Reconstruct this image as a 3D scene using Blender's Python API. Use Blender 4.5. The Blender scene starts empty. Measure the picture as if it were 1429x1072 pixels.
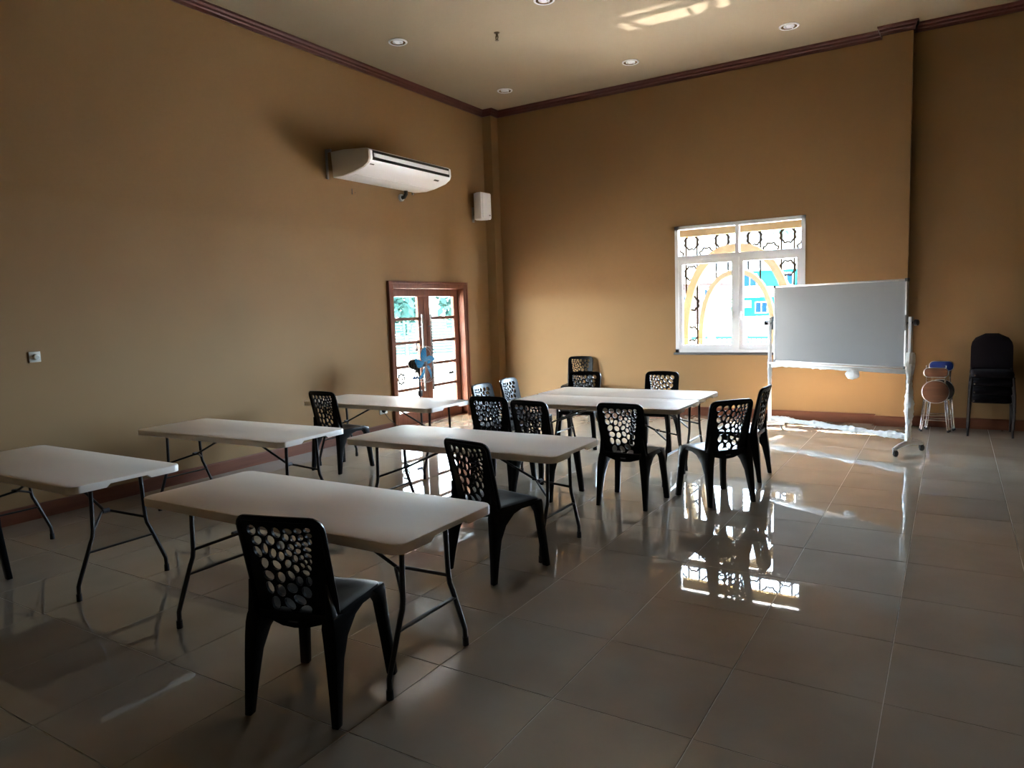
import bpy, bmesh, math, random
import numpy as np
from mathutils import Vector, Matrix
from mathutils.geometry import delaunay_2d_cdt
random.seed(7)
S = bpy.context.scene
COL = S.collection
R = math.radians
PI = math.pi

# ------------------------------------------------------------------ camera, world, lights, exposure
EYE = 1.645
YAW, PITCH, ROLL, FPX = R(31.865), R(5.976), R(-1.999), 991.25
cam = bpy.data.objects.new('camera', bpy.data.cameras.new('camera'))
COL.objects.link(cam)
_f = Vector((-math.sin(YAW) * math.cos(PITCH), math.cos(YAW) * math.cos(PITCH), -math.sin(PITCH)))
_r = _f.cross(Vector((0, 0, 1))).normalized()
_u = _r.cross(_f)
_r2 = _r * math.cos(ROLL) + _u * math.sin(ROLL)
_u2 = _u * math.cos(ROLL) - _r * math.sin(ROLL)
cam.matrix_world = Matrix(((_r2.x, _u2.x, -_f.x, 0), (_r2.y, _u2.y, -_f.y, 0), (_r2.z, _u2.z, -_f.z, EYE), (0, 0, 0, 1)))
cam.data.sensor_width = 36.0
cam.data.lens = FPX / 1429 * 36.0
cam.data.clip_start = 0.05
cam.data.clip_end = 500
S.camera = cam

world = bpy.data.worlds.new('sky')
S.world = world
world.use_nodes = True
bg = world.node_tree.nodes['Background']
bg.inputs['Color'].default_value = (0.62, 0.81, 1.0, 1)
bg.inputs['Strength'].default_value = 1.0
world.cycles.sampling_method = 'MANUAL'
world.cycles.sample_map_resolution = 64


def light(name, kind, loc, direction, **kw):
    d = bpy.data.lights.new(name, kind)
    o = bpy.data.objects.new(name, d)
    COL.objects.link(o)
    o.location = loc
    o.rotation_euler = Vector(direction).to_track_quat('-Z', 'Y').to_euler()
    for k, v in kw.items():
        setattr(d, k, v)
    return o


# sun high over the yard behind the window wall
light('sun', 'SUN', (0, 30, 30), (0.50, -0.36, -0.85), energy=5.5, angle=R(0.6), color=(1.0, 0.93, 0.82))
# sky portals (guide sampling only) at the window and the door
for nm, loc, di, sx, sy in (('window_portal', (-2.585, 10.47, 1.845), (0, -1, 0), 1.79, 1.83),
                            ('door_portal', (-6.87, 8.45, 1.04), (1, 0, 0), 2.04, 1.7)):
    po = light(nm, 'AREA', loc, di, shape='RECTANGLE', size=sx, size_y=sy)
    po.data.cycles.is_portal = True
# unseen area lamp added low outside, standing in for sunlight reflected on to the ceiling
_e = R(49)
light('glint_standin', 'AREA', (-2.58, 10.25 + 2.9 * math.cos(_e), 2.53 - 2.9 * math.sin(_e)), (0, -math.cos(_e), math.sin(_e)),
      shape='RECTANGLE', size=2.1, size_y=0.5, spread=R(1.0), energy=0.05, color=(1.0, 0.95, 0.85))

S.view_settings.view_transform = 'Standard'
S.view_settings.look = 'None'
S.view_settings.gamma = 1.0
S.view_settings.use_curve_mapping = False
S.view_settings.exposure = 7.92
S.cycles.max_bounces = 10
S.cycles.diffuse_bounces = 6
S.cycles.glossy_bounces = 4
S.cycles.transparent_max_bounces = 12
S.cycles.transmission_bounces = 4
S.cycles.caustics_reflective = False
S.cycles.caustics_refractive = False
S.cycles.sample_clamp_indirect = 3.0
S.cycles.sample_clamp_direct = 0.055
S.cycles.use_adaptive_sampling = False
S.cycles.use_denoising = True


# ------------------------------------------------------------------ materials
def mat(name, col, rough=0.5, metal=0.0, var=0.0, scale=8.0, bump=0.0, bscale=None, spec=0.5, stretch=None, col2=None, rvar=0.0):
    m = bpy.data.materials.new(name)
    m.use_nodes = True
    nt = m.node_tree
    b = nt.nodes['Principled BSDF']
    b.inputs['Base Color'].default_value = (*col, 1)
    b.inputs['Roughness'].default_value = rough
    b.inputs['Metallic'].default_value = metal
    b.inputs['Specular IOR Level'].default_value = spec
    if var or bump or col2 or rvar:
        tc = nt.nodes.new('ShaderNodeTexCoord')
        mp = nt.nodes.new('ShaderNodeMapping')
        nt.links.new(tc.outputs['Object'], mp.inputs['Vector'])
        if stretch:
            mp.inputs['Scale'].default_value = stretch
        nz = nt.nodes.new('ShaderNodeTexNoise')
        nz.inputs['Scale'].default_value = scale
        nz.inputs['Detail'].default_value = 5
        nt.links.new(mp.outputs['Vector'], nz.inputs['Vector'])
        if var or col2:
            rp = nt.nodes.new('ShaderNodeValToRGB')
            rp.color_ramp.elements[0].position = 0.3
            rp.color_ramp.elements[1].position = 0.7
            c2 = col2 or tuple(min(1, c * (1 + var)) for c in col)
            c1 = col if col2 else tuple(c * (1 - var) for c in col)
            rp.color_ramp.elements[0].color = (*c1, 1)
            rp.color_ramp.elements[1].color = (*c2, 1)
            nt.links.new(nz.outputs['Fac'], rp.inputs['Fac'])
            nt.links.new(rp.outputs['Color'], b.inputs['Base Color'])
        if rvar:
            mr = nt.nodes.new('ShaderNodeMapRange')
            mr.inputs['To Min'].default_value = max(0, rough - rvar)
            mr.inputs['To Max'].default_value = rough + rvar
            nt.links.new(nz.outputs['Fac'], mr.inputs['Value'])
            nt.links.new(mr.outputs['Result'], b.inputs['Roughness'])
        if bump:
            n2 = nt.nodes.new('ShaderNodeTexNoise')
            n2.inputs['Scale'].default_value = bscale or scale * 6
            nt.links.new(mp.outputs['Vector'], n2.inputs['Vector'])
            bp = nt.nodes.new('ShaderNodeBump')
            bp.inputs['Strength'].default_value = bump
            bp.inputs['Distance'].default_value = 0.01
            nt.links.new(n2.outputs['Fac'], bp.inputs['Height'])
            nt.links.new(bp.outputs['Normal'], b.inputs['Normal'])
    return m


def glass_mat(name, tint=(1, 1, 1), refl=0.06):
    m = bpy.data.materials.new(name)
    m.use_nodes = True
    nt = m.node_tree
    nt.nodes.remove(nt.nodes['Principled BSDF'])
    t = nt.nodes.new('ShaderNodeBsdfTransparent')
    t.inputs['Color'].default_value = (*tint, 1)
    g = nt.nodes.new('ShaderNodeBsdfGlossy')
    g.inputs['Roughness'].default_value = 0.02
    mx = nt.nodes.new('ShaderNodeMixShader')
    mx.inputs['Fac'].default_value = refl
    nt.links.new(t.outputs[0], mx.inputs[1])
    nt.links.new(g.outputs[0], mx.inputs[2])
    nt.links.new(mx.outputs[0], nt.nodes['Material Output'].inputs['Surface'])
    return m


def wood_mat(name, c1, c2, rough=0.35, axis=(1, 1, 1), scale=3.0):
    m = mat(name, c1, rough, col2=c2, spec=0.3, scale=scale, stretch=axis, bump=0.08, bscale=scale * 3)
    return m


M = dict(
    wall=mat('ochre_wall_paint', (0.262, 0.156, 0.069), 0.7, var=0.03, scale=1.3, bump=0.06, bscale=160, spec=0.25),
    ceiling=mat('cream_ceiling_paint', (0.29, 0.236, 0.165), 0.85, var=0.02, scale=1.0, spec=0.2),
    grout=mat('pale_grout', (0.62, 0.57, 0.5), 0.7),
    trim=wood_mat('dark_red_trim_wood', (0.07, 0.018, 0.016), (0.10, 0.028, 0.022), 0.4, (1, 1, 8), 2.0),
    base=wood_mat('brown_skirting_wood', (0.115, 0.034, 0.016), (0.16, 0.052, 0.024), 0.45, (1, 1, 10), 2.0),
    door=wood_mat('varnished_door_wood', (0.13, 0.040, 0.020), (0.20, 0.065, 0.03), 0.55, (6, 6, 0.6), 5.0),
    white=mat('white_frame_paint', (0.62, 0.64, 0.67), 0.4),
    table=mat('off_white_table_plastic', (0.93, 0.83, 0.735), 0.36, var=0.02, scale=2.0, spec=0.8, stretch=(1, 3, 1)),
    black_steel=mat('black_table_steel', (0.010, 0.010, 0.012), 0.35, spec=0.4),
    rubber=mat('black_rubber', (0.012, 0.012, 0.012), 0.7),
    chair=mat('black_chair_plastic', (0.0016, 0.0016, 0.0021), 0.36, bump=0.02, bscale=400, spec=0.13),
    tagm=mat('grey_embossed_tag', (0.10, 0.10, 0.11), 0.4),
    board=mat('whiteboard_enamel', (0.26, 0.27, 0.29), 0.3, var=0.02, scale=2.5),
    alu=mat('brushed_aluminium', (0.62, 0.63, 0.65), 0.35, 0.8),
    post=mat('white_powder_coat', (0.74, 0.75, 0.77), 0.4),
    wrap=mat('crinkled_white_wrap', (0.86, 0.89, 0.93), 0.35, bump=0.6, bscale=60),
    dgrey=mat('dark_grey_plastic', (0.05, 0.05, 0.055), 0.45),
    blackp=mat('black_plastic', (0.012, 0.012, 0.013), 0.4),
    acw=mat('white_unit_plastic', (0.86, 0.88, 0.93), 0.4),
    acshade=mat('shaded_unit_side', (0.60, 0.56, 0.50), 0.5),  # shade on the unit's near end put into its colour
    chrome=mat('chrome', (0.8, 0.8, 0.82), 0.12, 1.0),
    handle=mat('satin_handle_steel', (0.16, 0.155, 0.15), 0.35, 0.9),
    steel=mat('dull_steel', (0.30, 0.29, 0.28), 0.45, 0.8),
    blue=mat('blue_fan_plastic', (0.005, 0.14, 0.26), 0.35, spec=0.12),
    bluechair=mat('blue_vinyl', (0.006, 0.025, 0.17), 0.5),
    stoolwood=wood_mat('stool_wood', (0.10, 0.042, 0.022), (0.15, 0.068, 0.036), 0.4, (0.5, 8, 8), 6.0),
    fabric=mat('dark_plum_fabric', (0.006, 0.0035, 0.005), 0.95, spec=0.15, var=0.15, scale=200),
    darkframe=mat('dark_brown_tube', (0.012, 0.007, 0.006), 0.4, 0.0, spec=0.3),
    lightglass=mat('frosted_lamp_glass', (0.75, 0.80, 0.86), 0.3),
    reflector=mat('lamp_reflector', (0.75, 0.76, 0.78), 0.15, 0.9),
    brass=mat('brass', (0.09, 0.055, 0.02), 0.5, 0.5),
    plate=mat('grey_switch_plate', (0.52, 0.52, 0.47), 0.4),
    glass=glass_mat('clear_pane'),
    doorglass=glass_mat('grey_tinted_pane', (0.80, 0.765, 0.72)),
    arch=mat('cream_render', (0.07, 0.057, 0.038), 0.9, var=0.03, scale=3, spec=0),
    lintel=mat('cream_lintel_render', (0.16, 0.115, 0.06), 0.9, spec=0),
    lattice=mat('bronze_lattice_metal', (0.008, 0.007, 0.006), 0.9, spec=0),
    pave=mat('pale_paving', (0.19, 0.185, 0.18), 0.8, var=0.06, scale=0.6),
    teal=mat('teal_render', (0.0025, 0.03, 0.034), 0.9, var=0.04, scale=1, spec=0),
    whiter=mat('white_render', (0.80, 0.80, 0.78), 0.8),
    dwin=mat('blue_tinted_window', (0.0015, 0.006, 0.015), 0.6, spec=0),
    pink=mat('pink_brick', (0.020, 0.012, 0.0115), 0.9, var=0.05, scale=2, spec=0),
    pinkj=mat('pale_mortar', (0.04, 0.034, 0.034), 0.9, spec=0),
    leaf=mat('green_leaf', (0.008, 0.022, 0.009), 0.9, spec=0, var=0.3, scale=1.5),
    leaf2=mat('blue_green_leaf', (0.013, 0.034, 0.031), 0.9, spec=0, var=0.3, scale=1.0),
    bark=mat('bark', (0.13, 0.09, 0.06), 0.9),
    fence=mat('grey_green_fence_paint', (0.014, 0.030, 0.031), 0.9, spec=0),
    fencet=mat('teal_fence_rail', (0.004, 0.02, 0.022), 0.9, spec=0),
    etch=mat('grey_etching', (0.10, 0.10, 0.09), 0.7),
    etchb=mat('blue_etching', (0.03, 0.09, 0.25), 0.7),
)


def tile_material():
    m = bpy.data.materials.new('polished_cream_tile')
    m.use_nodes = True
    nt = m.node_tree
    N, L = nt.nodes.new, nt.links.new
    b = nt.nodes['Principled BSDF']
    g = N('ShaderNodeNewGeometry')
    n1 = N('ShaderNodeTexNoise'); n1.inputs['Scale'].default_value = 2.2; n1.inputs['Detail'].default_value = 6
    L(g.outputs['Position'], n1.inputs['Vector'])
    oi = N('ShaderNodeObjectInfo')
    ad = N('ShaderNodeMath'); ad.operation = 'MULTIPLY_ADD'; ad.inputs[1].default_value = 0.12; 
    L(oi.outputs['Random'], ad.inputs[0]); L(n1.outputs['Fac'], ad.inputs[2])
    rp = N('ShaderNodeValToRGB')
    rp.color_ramp.elements[0].position = 0.35; rp.color_ramp.elements[0].color = (0.31, 0.25, 0.19, 1)
    rp.color_ramp.elements[1].position = 0.85; rp.color_ramp.elements[1].color = (0.37, 0.31, 0.245, 1)
    L(ad.outputs[0], rp.inputs['Fac'])
    L(rp.outputs['Color'], b.inputs['Base Color'])
    n2 = N('ShaderNodeTexNoise'); n2.inputs['Scale'].default_value = 5.0; n2.inputs['Detail'].default_value = 8; n2.inputs['Roughness'].default_value = 0.7
    L(g.outputs['Position'], n2.inputs['Vector'])
    mr = N('ShaderNodeMapRange'); mr.inputs['From Min'].default_value = 0.45; mr.inputs['From Max'].default_value = 0.8
    mr.inputs['To Min'].default_value = 0.006; mr.inputs['To Max'].default_value = 0.035
    L(n2.outputs['Fac'], mr.inputs['Value']); L(mr.outputs['Result'], b.inputs['Roughness'])
    b.inputs['IOR'].default_value = 1.7
    return m


M['tile'] = tile_material()


# ------------------------------------------------------------------ mesh builder
class MB:
    def __init__(s):
        s.v = []; s.f = []

    def add(s, vs, fs):
        o = len(s.v)
        s.v += [tuple(v) for v in vs]
        s.f += [tuple(i + o for i in f) for f in fs]
        return s

    def box(s, x0, x1, y0, y1, z0, z1):
        v = [(x0, y0, z0), (x1, y0, z0), (x1, y1, z0), (x0, y1, z0), (x0, y0, z1), (x1, y0, z1), (x1, y1, z1), (x0, y1, z1)]
        return s.add(v, [(0, 3, 2, 1), (4, 5, 6, 7), (0, 1, 5, 4), (1, 2, 6, 5), (2, 3, 7, 6), (3, 0, 4, 7)])

    def loft(s, rings, cap=True, close=False):
        n = len(rings[0]); o = len(s.v)
        for r in rings:
            s.v += [tuple(p) for p in r]
        m = len(rings)
        for i in range(m if close else m - 1):
            a = o + i * n; b = o + ((i + 1) % m) * n
            for j in range(n):
                k = (j + 1) % n
                s.f.append((a + j, a + k, b + k, b + j))
        if cap and not close:
            s.f.append(tuple(o + j for j in reversed(range(n))))
            s.f.append(tuple(o + (m - 1) * n + j for j in range(n)))
        return s

    def tube(s, pts, r, n=8, cap=True, flat=1.0):
        pts = [Vector(p) for p in pts]
        rs = r if isinstance(r, (list, tuple)) else [r] * len(pts)
        rings = []
        ref = None
        for i, p in enumerate(pts):
            d = (pts[min(i + 1, len(pts) - 1)] - pts[max(i - 1, 0)]).normalized()
            if ref is None:
                ref = Vector((0, 0, 1)) if abs(d.z) < 0.9 else Vector((1, 0, 0))
            a = d.cross(ref).normalized(); b = a.cross(d).normalized()
            ref = b
            rings.append([p + a * (rs[i] * math.cos(2 * PI * k / n)) + b * (rs[i] * flat * math.sin(2 * PI * k / n)) for k in range(n)])
        return s.loft(rings, cap)

    def lathe(s, prof, n=20, c=(0, 0, 0), axis='z'):
        rings = []
        for r, z in prof:
            ring = []
            for k in range(n):
                a = 2 * PI * k / n
                x, y = r * math.cos(a), r * math.sin(a)
                p = {'z': (x, y, z), 'y': (x, z, -y), 'x': (z, x, y)}[axis]
                ring.append((p[0] + c[0], p[1] + c[1], p[2] + c[2]))
            rings.append(ring)
        return s.loft(rings)

    def prism(s, poly, t0, t1, plane='xy'):
        def mk(p, t):
            return {'xy': (p[0], p[1], t), 'xz': (p[0], t, p[1]), 'yz': (t, p[0], p[1])}[plane]
        return s.loft([[mk(p, t0) for p in poly], [mk(p, t1) for p in poly]])

    def mesh(s, name, smooth=True, bevel=0.0, seg=2, angle=35):
        me = bpy.data.meshes.new(name)
        me.from_pydata(s.v, [], s.f)
        bm = bmesh.new(); bm.from_mesh(me)
        bmesh.ops.recalc_face_normals(bm, faces=bm.faces[:])
        if bevel:
            ed = [e for e in bm.edges if len(e.link_faces) == 2 and e.calc_face_angle(0) > R(40)]
            bmesh.ops.bevel(bm, geom=ed, offset=bevel, segments=seg, profile=0.5, affect='EDGES', clamp_overlap=True)
        bm.to_mesh(me); bm.free()
        if smooth:
            me.shade_smooth()
            me.set_sharp_from_angle(angle=R(angle))
        return me


def obj(name, mb, m, parent=None, loc=None, rot=None, **kw):
    me = mb if isinstance(mb, bpy.types.Mesh) else mb.mesh(name, **kw)
    if not me.materials:
        me.materials.append(m if not isinstance(m, str) else M[m])
    o = bpy.data.objects.new(name, me)
    COL.objects.link(o)
    if parent:
        o.parent = parent
    if loc is not None:
        o.location = loc
    if rot is not None:
        o.rotation_euler = rot
    return o


def thing(name, label, cat, loc=(0, 0, 0), rz=0.0, group=None):
    o = bpy.data.objects.new(name, None)
    o.empty_display_size = 0.1
    COL.objects.link(o)
    o.location = loc; o.rotation_euler = (0, 0, rz)
    tag(o, label, cat, group)
    return o


def tag(o, label, cat, group=None):
    o['label'] = label; o['category'] = cat
    if group:
        o['group'] = group
    return o


def struct(name, mb, m, parent=None, **kw):
    o = obj(name, mb, m, parent, **kw)
    if parent is None:
        o['kind'] = 'structure'
    return o


def dup(root, loc, rz, label=None, group=None):
    def cp(o, par):
        c = o.copy(); COL.objects.link(c)
        if par:
            c.parent = par
        for ch in KIDS.get(o.name, []):
            cp(ch, c)
        return c
    KIDS = {}
    for o in bpy.data.objects:
        if o.parent:
            KIDS.setdefault(o.parent.name, []).append(o)
    r = cp(root, None)
    r.location = loc; r.rotation_euler = (0, 0, rz)
    if label:
        r['label'] = label
    if group:
        r['group'] = group
    return r


def rrect(w, d, r, n=5, cx=0, cy=0):
    out = []
    for sx, sy, a0 in ((1, -1, -90), (1, 1, 0), (-1, 1, 90), (-1, -1, 180)):
        for k in range(n + 1):
            a = R(a0 + 90 * k / n)
            out.append((cx + sx * (w / 2 - r) + r * math.cos(a), cy + sy * (d / 2 - r) + r * math.sin(a)))
    return out


# ------------------------------------------------------------------ the room shell
XL, XR, YB, YR, ZC = -6.65, 4.4, 10.25, -5.0, 4.9
WX0, WX1, WZ0, WZ1 = -3.48, -1.69, 0.93, 2.76         # window opening
DY0, DY1, DZ1 = 7.51, 9.39, 2.10                      # door opening (outer edge of its frame)

wl = MB()
wl.box(XL - .2, XL, YR, DY0 + .04, 0, ZC).box(XL - .2, XL, DY1 - .04, YB + .2, 0, ZC).box(XL - .2, XL, DY0 + .04, DY1 - .04, DZ1 - .04, ZC)
struct('wall_left', wl, 'wall', smooth=False)
wb = MB()
wb.box(XL, WX0, YB, YB + .2, 0, ZC).box(WX1, XR, YB, YB + .2, 0, ZC).box(WX0, WX1, YB, YB + .2, 0, WZ0).box(WX0, WX1, YB, YB + .2, WZ1, ZC)
struct('wall_back', wb, 'wall', smooth=False)
struct('wall_right', MB().box(XR, XR + .2, YR - .2, YB + .2, 0, ZC), 'wall', smooth=False)
struct('wall_rear', MB().box(XL - .2, XR, YR - .2, YR, 0, ZC), 'wall', smooth=False)
struct('ceiling', MB().box(XL - .2, XR + .2, YR - .2, YB + .2, ZC, ZC + .2), 'ceiling', smooth=False)
struct('column', MB().box(-.81, -.48, YB - .14, YB, 0, ZC), 'wall', smooth=False)
struct('column', MB().box(XL, -6.48, YB - .2, YB, 0, ZC), 'wall', smooth=False)

# floor: slab, one polished tile per object where the view shows them
floor = struct('floor', MB().box(XL - .2, XR + .2, YR - .2, YB + .2, -.2, -.0022), 'grout', smooth=False)
xs = [XL] + [x for x in [-.2 + .6 * k for k in range(-12, 9)] if XL + .02 < x < XR - .02] + [XR]
ys = [YR] + [y for y in [3.093 + .6 * k for k in range(-15, 13)] if YR + .02 < y < YB - .02] + [YB]
tile_cache = {}
rest = MB()


def in_view(pts):
    lo = [1e9, 1e9]; hi = [-1e9, -1e9]
    for p in pts:
        v = Vector(p) - Vector((0, 0, EYE))
        z = v.dot(_f)
        if z < .1:
            continue
        x = 714.5 + FPX * v.dot(_r2) / z; y = 536 - FPX * v.dot(_u2) / z
        lo = [min(lo[0], x), min(lo[1], y)]; hi = [max(hi[0], x), max(hi[1], y)]
    return hi[0] > -40 and lo[0] < 1470 and hi[1] > 0 and lo[1] < 1110


def tile_mesh(w, d):
    key = (round(w, 3), round(d, 3))
    if key not in tile_cache:
        g = .0019; e = .0009
        a, b = w / 2 - g, d / 2 - g
        t = MB()
        ring = lambda i, z: [(-a + i, -b + i, z), (a - i, -b + i, z), (a - i, b - i, z), (-a + i, b - i, z)]
        t.loft([ring(0, -.01), ring(0, -e), ring(e, 0)])
        me = t.mesh('tile', smooth=False)
        me.materials.append(M['tile'])
        tile_cache[key] = me
    return tile_cache[key]


ntile = 0
for i in range(len(xs) - 1):
    for j in range(len(ys) - 1):
        x0, x1, y0, y1 = xs[i], xs[i + 1], ys[j], ys[j + 1]
        if in_view([(x0, y0, 0), (x1, y0, 0), (x0, y1, 0), (x1, y1, 0)]) and ntile < 300:
            o = bpy.data.objects.new('tile', tile_mesh(x1 - x0, y1 - y0))
            COL.objects.link(o); o.parent = floor
            o.location = ((x0 + x1) / 2, (y0 + y1) / 2, 0)
            o.rotation_euler = (random.gauss(0, .0003), random.gauss(0, .0003), 0)
            ntile += 1
        else:
            rest.box(x0 + .0019, x1 - .0019, y0 + .0019, y1 - .0019, -.01, 0)
ro = obj('tile_field', rest, 'tile', floor, smooth=False)
ro['kind'] = 'stuff'


def run(path, prof, m, name, closed=False):
    """sweep a profile (offset from wall, z) along a floor-plan path of wall points, room on the right-hand side"""
    P = [Vector((x, y)) for x, y in path]
    rings = []
    for i, p in enumerate(P):
        d1 = (p - P[i - 1]).normalized() if i else (P[1] - P[0]).normalized()
        d2 = (P[i + 1] - p).normalized() if i < len(P) - 1 else d1
        n1 = Vector((d1.y, -d1.x)); n2 = Vector((d2.y, -d2.x))
        b = (n1 + n2); b = b / max(.3, b.dot(n1))
        rings.append([(p.x + b.x * o, p.y + b.y * o, z) for o, z in prof])
    return struct(name, MB().loft(rings), m, smooth=False)


crown = [(0, ZC - .105), (.018, ZC - .105), (.022, ZC - .075), (.034, ZC - .062), (.036, ZC - .04), (.052, ZC - .022), (.056, ZC), (0, ZC)]
run([(XL, YR), (XL, YB - .2), (-6.48, YB - .2), (-6.48, YB)], crown, 'trim', 'trim_1')
run([(-6.48, YB), (-.81, YB), (-.81, YB - .14), (-.48, YB - .14), (-.48, YB), (XR, YB)], crown, 'trim', 'trim_2')
skirt = [(0, 0), (.014, 0), (.014, .118), (.009, .128), (0, .13)]
run([(XL, YR), (XL, DY0)], skirt, 'base', 'baseboard_left')
run([(XL, DY1), (XL, YB - .2), (-6.48, YB - .2), (-6.48, YB), (-.81, YB), (-.81, YB - .14), (-.48, YB - .14), (-.48, YB), (XR, YB)], skirt, 'base', 'baseboard_back')

# ------------------------------------------------------------------ window
win = struct('window_1', MB().box(WX0, WX1, YB - .015, YB + .06, WZ0, WZ0 + .045).box(WX0, WX1, YB - .015, YB + .06, WZ1 - .05, WZ1)
             .box(WX0, WX0 + .05, YB - .015, YB + .06, WZ0, WZ1).box(WX1 - .05, WX1, YB - .015, YB + .06, WZ0, WZ1)
             .box(-2.61, -2.56, YB - .012, YB + .058, WZ0, WZ1).box(WX0, WX1, YB - .013, YB + .059, 2.275, 2.33), 'white', smooth=False)
obj('sill_shadow_strip', MB().box(WX0 - .03, WX1 + .03, YB - .03, YB + .0, WZ0 - .035, WZ0 - .002), 'dgrey', win, bevel=.003)  # dark strip standing in for the shadow line under the window frame
for x0, x1 in ((WX0 + .05, -2.61), (-2.56, WX1 - .05)):
    obj('pane', MB().box(x0 - .01, x1 + .01, YB + .028, YB + .032, 2.32, WZ1 - .04), 'glass', win, smooth=False)
    sa = obj('sash', MB().box(x0, x1, YB, YB + .045, WZ0 + .045, WZ0 + .11).box(x0, x1, YB, YB + .045, 2.21, 2.275)
             .box(x0, x0 + .055, YB, YB + .045, WZ0 + .11, 2.21).box(x1 - .055, x1, YB, YB + .045, WZ0 + .11, 2.21), 'white', win, smooth=False)
    obj('pane', MB().box(x0 + .045, x1 - .045, YB + .02, YB + .024, WZ0 + .1, 2.22), 'glass', sa, smooth=False)
    hx = x1 - .028 if x0 < -3 else x0 + .028
    obj('window_handle', MB().box(hx - .012, hx + .012, YB - .014, YB, 1.40, 1.52).box(hx - .008, hx + .008, YB - .04, YB - .014, 1.49, 1.51)
        .box(hx - .009, hx + .009, YB - .05, YB - .036, 1.40, 1.51), 'alu', sa, bevel=.002)

# ------------------------------------------------------------------ double door
door = struct('door_1', MB().box(XL - .2, XL + .03, DY0, DY0 + .105, 0, DZ1).box(XL - .2, XL + .03, DY1 - .105, DY1, 0, DZ1)
              .box(XL - .2, XL + .03, DY0 + .105, DY1 - .105, DZ1 - .10, DZ1), 'door', bevel=.004)
obj('architrave_bead', MB().box(XL + .03, XL + .045, DY0, DY0 + .035, 0, DZ1).box(XL + .03, XL + .045, DY1 - .035, DY1, 0, DZ1)
    .box(XL + .03, XL + .045, DY0 + .035, DY1 - .035, DZ1 - .035, DZ1), 'door', door, bevel=.003)
ZM = [.20, .53, .87, 1.215, 1.56, 1.885]
DX = XL - .09                                          # inner face of the leaves
for li, (a, b) in enumerate(((DY0 + .105, 8.435), (8.44, DY1 - .105))):
    g0, g1 = (a + .075, b - .155) if li == 0 else (a + .115, b - .115)
    lf = MB().box(DX - .045, DX, a, b, .008, .20).box(DX - .045, DX, a, b, 1.885, 1.998)
    lf.box(DX - .045, DX, a, g0, .20, 1.885).box(DX - .045, DX, g1, b, .20, 1.885)
    leaf = obj('door_leaf', lf, 'door', door, bevel=.003)
    for k in range(1, 5):
        obj('muntin', MB().box(DX - .04, DX - .004, g0, g1, ZM[k] - .022, ZM[k] + .022), 'door', leaf, bevel=.003)
    for k in range(5):
        obj('pane', MB().box(DX - .026, DX - .022, g0, g1, ZM[k] + .012, ZM[k + 1] - .012), 'doorglass', leaf, smooth=False)
    hy = 8.30 if li == 0 else 8.50
    hb = MB().tube([(DX + .055, hy, .48), (DX + .055, hy, 1.62)], .016, 10)
    for z in (.66, 1.44):
        hb.tube([(DX, hy, z), (DX + .055, hy, z)], .008, 8)
    obj('door_handle', hb, 'handle', leaf)
    # etched emblem and swoosh on the fourth pane
    star = MB()
    cy, cz = (g0 + .16, .70) if li == 0 else (g0 + .13, .70)
    if li == 0:
        outer = []
        for k in range(16):
            rr = .10 if k % 2 == 0 else .076
            outer.append((cy + rr * math.cos(PI * k / 8), cz + rr * math.sin(PI * k / 8)))
        star.loft([[(DX - .0205, y, z) for y, z in outer], [(DX - .0205, cy + (y - cy) * .62, cz + (z - cz) * .62) for y, z in outer],
                   [(DX - .0190, cy + (y - cy) * .62, cz + (z - cz) * .62) for y, z in outer], [(DX - .0190, y, z) for y, z in outer]], close=True)
        star.prism([(cy + .01, cz - .03), (cy + .04, cz - .01), (cy + .02, cz + .03), (cy - .005, cz + .01)], DX - .0205, DX - .019, 'yz')
        obj('etched_emblem', star, 'etch', leaf, smooth=False)
    by = g1 - .2
    obj('etched_swoosh', MB().prism([(by, cz - .035), (by + .16, cz - .035), (by + .15, cz + .02), (by + .09, cz + .0), (by + .05, cz + .015)], DX - .0205, DX - .019, 'yz')
        .prism([(by + .02, cz + .10), (by + .1, cz + .10), (by + .1, cz + .115), (by + .02, cz + .115)], DX - .0205, DX - .019, 'yz'), 'etchb' if li == 0 else 'etch', leaf, smooth=False)
obj('lock_plate', MB().box(DX, DX + .008, 8.17, 8.22, 1.08, 1.20), 'steel', door, bevel=.002)
obj('threshold', MB().box(XL - .2, XL + .0, DY0 + .1, DY1 - .1, 0, .012), 'door', door, bevel=.003)

# ------------------------------------------------------------------ folding tables
TL, TW, TH = 1.80, .70, .722


def table_top():
    mb = MB()
    def ring(inset, z, notch=False):
        out = []
        r = .06
        pts = rrect(TL - 2 * inset, TW - 2 * inset, r - inset * .6, 5)
        # insert the shallow middle of each end rim
        res = []
        for k, (x, y) in enumerate(pts):
            res.append((x, y))
            nx, ny = pts[(k + 1) % len(pts)]
            if abs(x - nx) < 1e-6 and abs(y - ny) > .3:
                s = 1 if ny > y else -1
                for yy, fl in ((-.14, 0), (-.115, 1), (.115, 1), (.14, 0)):
                    res.append((x, s * yy, fl))
        for p in res:
            zz = z
            if notch and len(p) == 3 and p[2]:
                zz = z + .02
            out.append((p[0], p[1], zz))
        return out
    mb.loft([ring(.03, TH - .026), ring(.018, TH - .045, True), ring(.001, TH - .044, True), ring(0, TH - .008), ring(.003, TH - .002), ring(.010, TH)])
    return mb


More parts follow.
